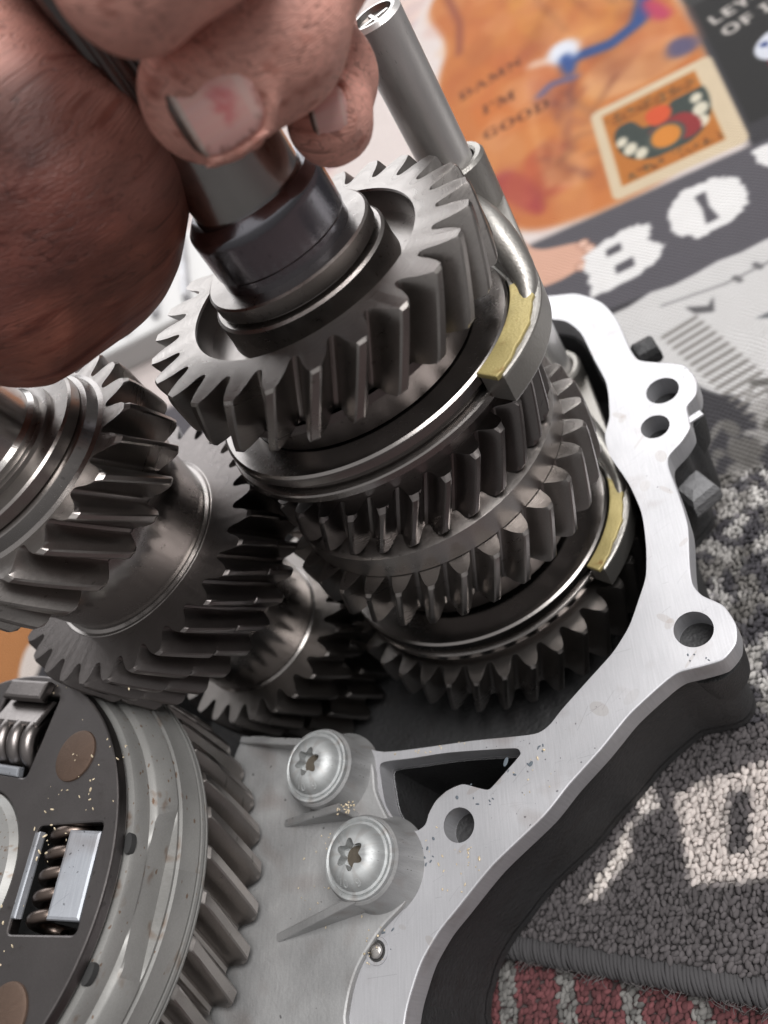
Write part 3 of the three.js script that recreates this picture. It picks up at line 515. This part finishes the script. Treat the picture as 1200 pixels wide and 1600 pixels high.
// ---------------------------------------------------------------- primary gear with spring damper, bottom left
const damper = thing('damper_gear', 'large primary gear with spring windows, rivets and slanted teeth at bottom left', 'gear', [-152, 79.5, -30]);
damper.quaternion.setFromUnitVectors(new THREE.Vector3(0, 1, 0), new THREE.Vector3(0.03, 1, -0.015).normalize());
{
  const P = (n, g, m, l) => part(n, g, m, damper, l);
  const sh = new THREE.Shape(); sh.absarc(0, 0, 40.6, 0, 2 * Math.PI);
  sh.holes.push(circleHole(0, 0, 16.9));
  const wins = [4, -76, 84, 164, -150];
  const rect = (a, r0, r1, h) => { // window: radial r0..r1, half width h
    const p = new THREE.Path(), c = Math.cos(a * D2R), s = Math.sin(a * D2R), k = [[r0, -h], [r0, h], [r1, h], [r1, -h]];
    const q = 1.1, out = [];
    k.forEach((m, i) => { const pr = k[(i + 3) % 4], nx = k[(i + 1) % 4]; for (let j = 0; j <= 5; j++) { const u = j / 5, f = (o) => { const l = Math.hypot(o[0] - m[0], o[1] - m[1]); return [m[0] + ((o[0] - m[0]) * q) / l, m[1] + ((o[1] - m[1]) * q) / l]; }, A = f(pr), Z = f(nx); out.push([0, 1].map((n) => (1 - u) ** 2 * A[n] + 2 * u * (1 - u) * m[n] + u * u * Z[n])); } });
    out.forEach(([r, t], i) => { const x = r * c - t * s, z = r * s + t * c; i ? p.lineTo(x, -z) : p.moveTo(x, -z); }); p.closePath(); return p;
  };
  for (const a of wins) sh.holes.push(rect(a, 20, 36.4, 8.8));
  P('drive_plate', slab(sh, 0, 2.4, 0.4, 96), M.platedSteel);
  P('hub', lathe([[-0.7, 9], [-0.7, 15.4], [0.3, 16.6], [4, 16.7]], 96), M.ringSteel);
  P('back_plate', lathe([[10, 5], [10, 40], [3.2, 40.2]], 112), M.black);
  for (const a of [-37, 43, 124, 204]) P('rivet', lathe([[-0.5, 0.02], [-0.55, 4.2], [-0.3, 4.8], [0.3, 5]], 40).translate(32.6 * Math.cos(a * D2R), 0, 32.6 * Math.sin(a * D2R)), M.rust);
  wins.forEach((a, w) => {
    const place = (g) => g.rotateY(-a * D2R);                       // local x = outwards, z = along the spring
    const big = w === 1, r = big ? 4.7 : 3.5, rc = big ? 27.5 : 25.6, turns = big ? 4 : 5, wire = big ? 1.7 : 1.15, pts = [];
    for (let i = 0; i <= turns * 20; i++) { const t = i / (turns * 20), q = t * turns * 2 * Math.PI; pts.push(new THREE.Vector3(rc + r * Math.cos(q), -4.4 + r * Math.sin(q), -8.6 + 17.2 * t)); }
    P('coil_spring', place(new THREE.TubeGeometry(new THREE.CatmullRomCurve3(pts), turns * 40, wire, 10)), big ? M.darkSteel : M.springSteel);
    P('spring_guard', place(block(6.2, 1.3, 14.4, 0.6).rotateZ(-0.34).translate(32.6, -0.3, -0.4)), big ? M.darkSteel : M.guard);
    P('spring_guard', place(block(1.8, 1.6, 14.2, 0.35).rotateZ(0.3).translate(20.9, -0.2, -0.6)), M.guard);
    if (big) P('guard_tab', place(block(4.2, 2.4, 12.6, 0.7).rotateZ(-0.1).translate(36.8, 0.9, -0.5)), M.darkSteel);
  });
  // bevelled rim with milled flats
  const flats = [5, 77, 149, 221, 293];
  const cut = (a, s, r) => { let q = r; if (s > 6.8 && s < 11.1) for (const f of flats) { const d = Math.cos(a - f * D2R); if (d > 0.3) q = Math.min(q, (40.9 + (s - 3) * 0.17) / d); } return q; };
  P('bevelled_rim', lathe([[3, 39.8], [3.4, 41.2], [4.2, 41.7], [6.6, 41.9], [6.9, 42.9], [7.3, 43.3], [11, 44.7], [11.2, 44.4], [11.7, 44.4], [11.9, 45], [13.6, 45.3], [15.6, 46], [15.7, 45.6], [16.1, 45.6], [16.2, 46.1], [16.8, 46.2], [16.9, 45.7], [17.3, 45.7], [17.4, 46.2], [18, 46], [18.2, 44]], 220, cut), M.ringSteel);
  for (const a of [-4, 24, 60]) P('oil_slot', new THREE.CylinderGeometry(1.8, 1.8, 1.2, 20).scale(0.5, 1, 1).translate(41, -3.2, 0).rotateY(-a * D2R), M.black);
  P('helical_gear', gear({ N: 38, Rt: 46.4, Rr: 41.6, Ri: 30, s0: 18, s1: 35.5, phi: -24.5, tw: 0.554, ch: 0.8, tooth: WIDE }), M.gearSteel);
  P('web', lathe([[20, 8], [20, 41]], 64), M.darkSteel);
}

// ---------------------------------------------------------------- blurred aluminium part beyond the gears
const cover = thing('aluminium_cover', 'pale ribbed aluminium cover standing out of focus behind the gears', 'engine cover', [-222, 0, -318]);
part('shell', slab(smoothShape([[-60, -28], [60, -32], [66, 0], [58, 34], [-58, 36], [-66, 4]]), 14, 14, 1.5), M.pale, cover);
for (let i = 0; i < 5; i++) part('rib', block(3.5, 5, 58, 1).rotateY(0.25).translate(-40 + i * 19, 15.5, 2), M.machined, cover);

// ---------------------------------------------------------------- the hand
{
  const chains = [ // each finger: joints [x, y, z, radius] in millimetres
    [[-46.2, 145.5, -102.9, 8.5], [-36.4, 145.6, -108.2, 9.2], [-30.5, 148.6, -121.5, 9.6], [-36, 156.9, -152, 11.5], [-66, 158, -148, 13]],
    [[-37.8, 130, -113.2, 6.3], [-37.4, 131, -123.8, 6.3], [-40, 135.6, -136, 7], [-50, 142, -150, 10], [-72, 148, -146, 12]],
    [[-42, 162, -97, 8.5], [-33.4, 162.4, -102, 9], [-27, 165, -117, 9.6], [-36, 171, -152, 11.5], [-66, 168, -150, 14]],
    [[-45, 178, -101, 8.4], [-35, 179, -107, 8.8], [-28, 181, -121, 9.4], [-38, 184, -152, 11.5], [-66, 178, -150, 14]],
    [[-62, 184, -96, 9.4], [-72, 177, -101, 9.8], [-84, 168, -112, 12], [-88, 158, -126, 15]],
  ];
  const palm = [[[-80.5, 143.5, -110.3, 19.6], [-90, 139.5, -103.5, 17.4]], [[-90, 139.5, -103.5, 17.4], [-84.2, 132.3, -110.5, 11.6]], [[-84.2, 132.3, -110.5, 11.6], [-80.5, 143.5, -110.3, 19.6]], [[-80.5, 143.5, -110.3, 19.6], [-83, 158.5, -120.5, 16]], [[-83, 158.5, -120.5, 16], [-78, 158, -146, 14]], [[-72, 148, -146, 13], [-84, 146, -128, 17]], [[-83, 158.5, -120.5, 16], [-76, 176, -146, 14]], [[-88, 150, -112, 20], [-118, 160, -128, 22]], [[-118, 160, -128, 22], [-138, 166, -140, 22]]];
  const cap = (p, a, b) => {
    const bx = b[0] - a[0], by = b[1] - a[1], bz = b[2] - a[2], px = p[0] - a[0], py = p[1] - a[1], pz = p[2] - a[2];
    const t = Math.max(0, Math.min(1, (px * bx + py * by + pz * bz) / (bx * bx + by * by + bz * bz)));
    return Math.hypot(px - bx * t, py - by * t, pz - bz * t) - (a[3] + (b[3] - a[3]) * t);
  };
  const smin = (a, b, k) => { const h = Math.max(k - Math.abs(a - b), 0) / k; return Math.min(a, b) - h * h * k * 0.25; };
  // skin folds along the sides and base of each nail
  const nailFrame = (centre, toTip, normal) => { const n = new THREE.Vector3(...normal).normalize(), a = new THREE.Vector3(...toTip); a.addScaledVector(n, -a.dot(n)).normalize(); return [new THREE.Vector3(...centre), a, n.clone().cross(a), n]; };
  const NAILS = [[[-42.4, 147, -95], [-8.9, 1.1, 2.7], [0.33, 0.38, 0.86], 11, 12.2, 8.3, true], [[-35.4, 133.6, -107.9], [-3.9, 1.9, 1.4], [0.33, 0.4, 0.85], 5.6, 7.4, 6, false]];
  const folds = NAILS.map(([c, t, nn, L, W, Rc]) => {
    const [C0, a, b, n] = nailFrame(c, t, nn), q = [];
    for (let i = 0; i <= 14; i++) {
      const th = (0.28 + (1.44 * i) / 14) * Math.PI, k = 1 / (Math.abs(Math.cos(th)) ** 3.2 + Math.abs(Math.sin(th)) ** 3.2) ** (1 / 3.2), u = k * Math.cos(th) * 1.1, v = k * Math.sin(th) * 1.1, ang = (v * W) / 2 / Rc;
      q.push(C0.clone().addScaledVector(a, (u * L) / 2).addScaledVector(b, Rc * Math.sin(ang)).addScaledVector(n, Rc * Math.cos(ang) - Rc - 0.021 * (u * L / 2) ** 2 - 0.35).toArray());
    }
    return [q, 0, L > 8 ? 0.85 : 0.6];
  });
  const field = (p) => {
    let d = 1e3;
    for (const [a, b] of palm) d = smin(d, cap(p, a, b), 6);
    const pd = d; let all = d;
    for (const c of chains) {
      let near0 = 1e9; for (const q of c) near0 = Math.min(near0, (p[0] - q[0]) ** 2 + (p[1] - q[1]) ** 2 + (p[2] - q[2]) ** 2); if (near0 > 1600) continue;
      let f = 1e3; for (let i = 0; i < c.length - 1; i++) f = smin(f, cap(p, c[i], c[i + 1]), 3.5);
      const near = Math.min(1, Math.max(0, (Math.hypot(p[0] - c[0][0], p[1] - c[0][1], p[2] - c[0][2]) - 38) / 15));
      all = Math.min(all, near > 0 ? smin(f, pd, 0.5 + 6 * near) : Math.min(f, pd));
    }
    for (const [q, r, rr] of folds) { const m = q[7]; if ((p[0] - m[0]) ** 2 + (p[1] - m[1]) ** 2 + (p[2] - m[2]) ** 2 > 250) continue; let f = 1e3; for (let i = 0; i < q.length - 1; i++) f = Math.min(f, cap(p, [...q[i], rr], [...q[i + 1], rr])); all = smin(all, f, 1.6); }
    return all + 0.16 * perlin.noise(p[0] / 5, p[1] / 5, p[2] / 5);
  };
  const res = 184, C = [-80, 155, -122], H = 84, mc = new MarchingCubes(res, M.black, false, false, 900000);
  mc.isolation = 0;
  const at = (i, j, k) => [C[0] + (H * (i - res / 2)) / (res / 2), C[1] + (H * (j - res / 2)) / (res / 2), C[2] + (H * (k - res / 2)) / (res / 2)], B = 4, cell = (2 * H) / res;
  for (let k = 0; k < res; k += B) for (let j = 0; j < res; j += B) for (let i = 0; i < res; i += B) {
    const d0 = field(at(i + B / 2, j + B / 2, k + B / 2)), far = Math.abs(d0) > cell * B + 3.5;   // only the blocks near the skin are worked out finely
    for (let c = k; c < k + B; c++) for (let b = j; b < j + B; b++) for (let a = i; a < i + B; a++) mc.field[a + b * res + c * res * res] = -(far ? d0 : field(at(a, b, c)));
  }
  mc.update();
  let g = new THREE.BufferGeometry();
  g.setAttribute('position', new THREE.Float32BufferAttribute(mc.positionArray.slice(0, mc.count * 3), 3));
  g.scale(H, H, H).translate(...C); g = mergeVertices(g, 0.01); g.computeVertexNormals();
  // skin colour: pink finger ends lightened, grimy palm darkened, as painted light and shade; uv runs round and along the gripped shaft
  const pos = g.attributes.position, col = new Float32Array(pos.count * 3), uv = new Float32Array(pos.count * 2);
  for (let i = 0; i < pos.count; i++) {
    const x = pos.getX(i), y = pos.getY(i), z = pos.getZ(i);
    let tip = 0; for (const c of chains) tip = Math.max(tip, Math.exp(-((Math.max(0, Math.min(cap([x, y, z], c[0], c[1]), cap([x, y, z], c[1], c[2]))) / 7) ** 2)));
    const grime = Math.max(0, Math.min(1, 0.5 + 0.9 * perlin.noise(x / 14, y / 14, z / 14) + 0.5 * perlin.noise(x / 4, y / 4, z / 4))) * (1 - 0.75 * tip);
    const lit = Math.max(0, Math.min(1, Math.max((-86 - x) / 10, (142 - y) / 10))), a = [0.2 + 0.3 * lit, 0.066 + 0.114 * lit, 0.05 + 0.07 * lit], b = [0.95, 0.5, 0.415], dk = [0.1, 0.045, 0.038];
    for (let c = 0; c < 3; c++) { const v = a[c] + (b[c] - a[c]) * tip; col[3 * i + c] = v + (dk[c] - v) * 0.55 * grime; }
    uv[2 * i] = (Math.atan2(z + 118, x + 57) * 24) / 25; uv[2 * i + 1] = (y + 0.35 * x) / 25;
  }
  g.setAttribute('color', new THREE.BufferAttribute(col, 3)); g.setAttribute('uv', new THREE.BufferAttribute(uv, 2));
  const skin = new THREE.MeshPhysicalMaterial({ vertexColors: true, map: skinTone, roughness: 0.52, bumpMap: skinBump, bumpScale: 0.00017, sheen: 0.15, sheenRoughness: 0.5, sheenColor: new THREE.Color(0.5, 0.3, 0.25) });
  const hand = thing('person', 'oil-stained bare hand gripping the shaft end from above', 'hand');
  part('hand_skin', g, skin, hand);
  // nails: curved plates on the finger ends
  const nailTex = (bruise) => {
    const c = document.createElement('canvas'); c.width = c.height = 256; const x = c.getContext('2d');
    x.fillStyle = '#eab6ae'; x.fillRect(0, 0, 256, 256);
    for (let i = 0; i < 60; i++) { x.strokeStyle = `rgba(${225 + 20 * rnd()},${180 + 30 * rnd()},${172 + 30 * rnd()},0.25)`; x.lineWidth = 1 + 4 * rnd(); const y = 256 * rnd(); x.beginPath(); x.moveTo(0, y); x.lineTo(256, y + 8 * (rnd() - 0.5)); x.stroke(); }
    x.fillStyle = 'rgba(232,205,195,0.5)'; x.fillRect(30, 40, 24, 176); x.filter = 'blur(2px)'; x.fillStyle = 'rgba(196,186,176,0.8)'; x.fillRect(218, 0, 16, 256); x.fillStyle = 'rgba(52,38,30,0.9)'; x.fillRect(233, -5, 30, 270);
    for (let i = 0; i < 40; i++) { const q = 6.28 * rnd(); x.fillStyle = 'rgba(120,62,50,0.18)'; x.beginPath(); x.ellipse(128 + 122 * Math.cos(q), 128 + 122 * Math.sin(q), 14, 8, q, 0, 7); x.fill(); }
    for (let i = 0; i < 90; i++) { x.fillStyle = `rgba(80,58,42,${0.25 * rnd()})`; x.fillRect(222 + 30 * rnd(), 256 * rnd(), 6, 3 + 5 * rnd()); }
    x.filter = 'blur(5px)'; if (bruise) for (let i = 0; i < 70; i++) { x.fillStyle = `rgba(200,52,62,${0.04 + 0.1 * rnd()})`; x.beginPath(); x.ellipse(105 + 36 * (rnd() + rnd() - 1), 110 + 60 * (rnd() + rnd() - 1), 8 + 10 * rnd(), 4 + 6 * rnd(), 0.8, 0, 7); x.fill(); }
    const t = new THREE.CanvasTexture(c); t.colorSpace = THREE.SRGBColorSpace; return t;
  };
  const nail = (centre, toTip, normal, L, W, Rc, bruise) => {
    const n = new THREE.Vector3(...normal).normalize(), a = new THREE.Vector3(...toTip); a.addScaledVector(n, -a.dot(n)).normalize(); const b = n.clone().cross(a);
    const P = [], U = [], I = [], N = 24, R = 14;
    for (let j = 0; j <= R; j++) for (let i = 0; i <= N; i++) {
      const q = (i / N) * 2 * Math.PI, r = j / R, k = 1 / (Math.abs(Math.cos(q)) ** 3.2 + Math.abs(Math.sin(q)) ** 3.2) ** (1 / 3.2);
      let u = r * k * Math.cos(q), v = r * k * Math.sin(q); if (u > 0) u *= 1; else v *= 1 - 0.12 * u * u;
      const ang = (v * W) / 2 / Rc, lift = (Rc * Math.cos(ang) - Rc) - 0.035 * (u * L / 2) ** 2 * 0.6 + (r > 0.93 ? -0.5 : 0);
      const p = new THREE.Vector3(...centre).addScaledVector(a, (u * L) / 2).addScaledVector(b, Rc * Math.sin(ang)).addScaledVector(n, lift);
      P.push(p.x, p.y, p.z); U.push(0.5 + u / 2, 0.5 + v / 2);
    }
    for (let j = 0; j < R; j++) for (let i = 0; i < N; i++) { const s = j * (N + 1) + i; I.push(s, s + N + 1, s + 1, s + 1, s + N + 1, s + N + 2); }
    const g = new THREE.BufferGeometry(); g.setAttribute('position', new THREE.Float32BufferAttribute(P, 3)); g.setAttribute('uv', new THREE.Float32BufferAttribute(U, 2)); g.setIndex(I); g.computeVertexNormals();
    part('nail', g, new THREE.MeshPhysicalMaterial({ map: nailTex(bruise), roughness: 0.34, clearcoat: 0.5, clearcoatRoughness: 0.25, side: THREE.DoubleSide }), hand, bruise ? 'wide fingernail with a red bruise and dirty free edge' : 'smaller fingernail with a dirty free edge');
  };
  for (const a of NAILS) nail(...a);
}

// ---------------------------------------------------------------- shavings and grit
{
  const spots = [];
  const add = (x, y, z, n, sx, sz, sc = 1) => { for (let i = 0; i < n; i++) { const X = x + sx * (rnd() + rnd() - 1), Z = z + sz * (rnd() + rnd() - 1); if (Math.hypot(X + 64.7, Z + 37.7) > 3.6) spots.push([X, y, Z, sc]); } };// * (rnd() + rnd() - 1), y, z + sz * (rnd() + rnd() - 1), sc]); };
  add(-119, 79.9 - 0.2, -45, 26, 9, 14); add(-126, 79.7, -64, 22, 14, 5); add(-128, 79.3, -38, 16, 8, 10); add(-134, 80, -20, 10, 8, 10);
  add(-84, 48.2, -41.5, 22, 3.2, 1.6); add(-88, 48.1, -36, 12, 3, 2); add(-66, 40.1, -33, 26, 9, 7); add(-70, 40.1, -52.6, 10, 9, 0.6); add(-83, 41.3, -20, 14, 5, 6); add(-95, 41.4, -30, 12, 8, 10); add(-50, 40.1, -45, 10, 6, 4);
  const g = new THREE.IcosahedronGeometry(0.001, 0); g.scale(0.27, 0.12, 0.19);
  const im = new THREE.InstancedMesh(g, M.shaving, spots.length), m = new THREE.Matrix4(), q = new THREE.Quaternion(), e = new THREE.Euler();
  spots.forEach(([x, y, z, sc], i) => { q.setFromEuler(e.set(0.6 * rnd(), 6.28 * rnd(), 0.6 * rnd())); const s = sc * (0.5 + 1.1 * rnd() * rnd()); im.setMatrixAt(i, m.compose(new THREE.Vector3(x, y, z).multiplyScalar(MM), q, new THREE.Vector3(s * (0.7 + rnd()), s, s))); });
  im.name = 'metal_shavings'; im.userData.kind = 'stuff'; im.userData.label = 'tiny golden metal shavings strewn over plate, screws and rim'; im.castShadow = im.receiveShadow = true; scene.add(im);
}
{ // dark chips of old sealant left on the rim
  const spots = [];
  for (const [x, z, n, sx, sz] of [[-72, -33, 16, 6, 5], [-80, -22, 12, 3, 5], [-52, -46, 5, 4, 2], [-47.5, -49, 4, 1.5, 1], [-17, -60, 5, 5, 1], [-60, -41, 8, 6, 4]]) for (let i = 0; i < n; i++) { const X = x + sx * (rnd() + rnd() - 1), Z = z + sz * (rnd() + rnd() - 1); if (Math.hypot(X + 64.7, Z + 37.7) > 3.8) spots.push([X, Z]); }
  const g = new THREE.IcosahedronGeometry(0.001, 1); g.scale(0.45, 0.1, 0.26);
  const im = new THREE.InstancedMesh(g, std({ color: new THREE.Color(0.1, 0.12, 0.14), roughness: 0.7 }), spots.length), m = new THREE.Matrix4(), q = new THREE.Quaternion(), e = new THREE.Euler();
  spots.forEach(([X, Z], i) => { const k = 0.4 + 1.3 * rnd() * rnd(); im.setMatrixAt(i, m.compose(new THREE.Vector3(X, 40.05, Z).multiplyScalar(MM), q.setFromEuler(e.set(0, 6.28 * rnd(), 0)), new THREE.Vector3(k * (0.6 + rnd()), 1, k))); });
  im.name = 'sealant_chips'; im.userData.kind = 'stuff'; im.userData.label = 'dark chips of old sealant stuck to the machined rim'; im.castShadow = im.receiveShadow = true; scene.add(im);
}
renderer.render(scene, camera);
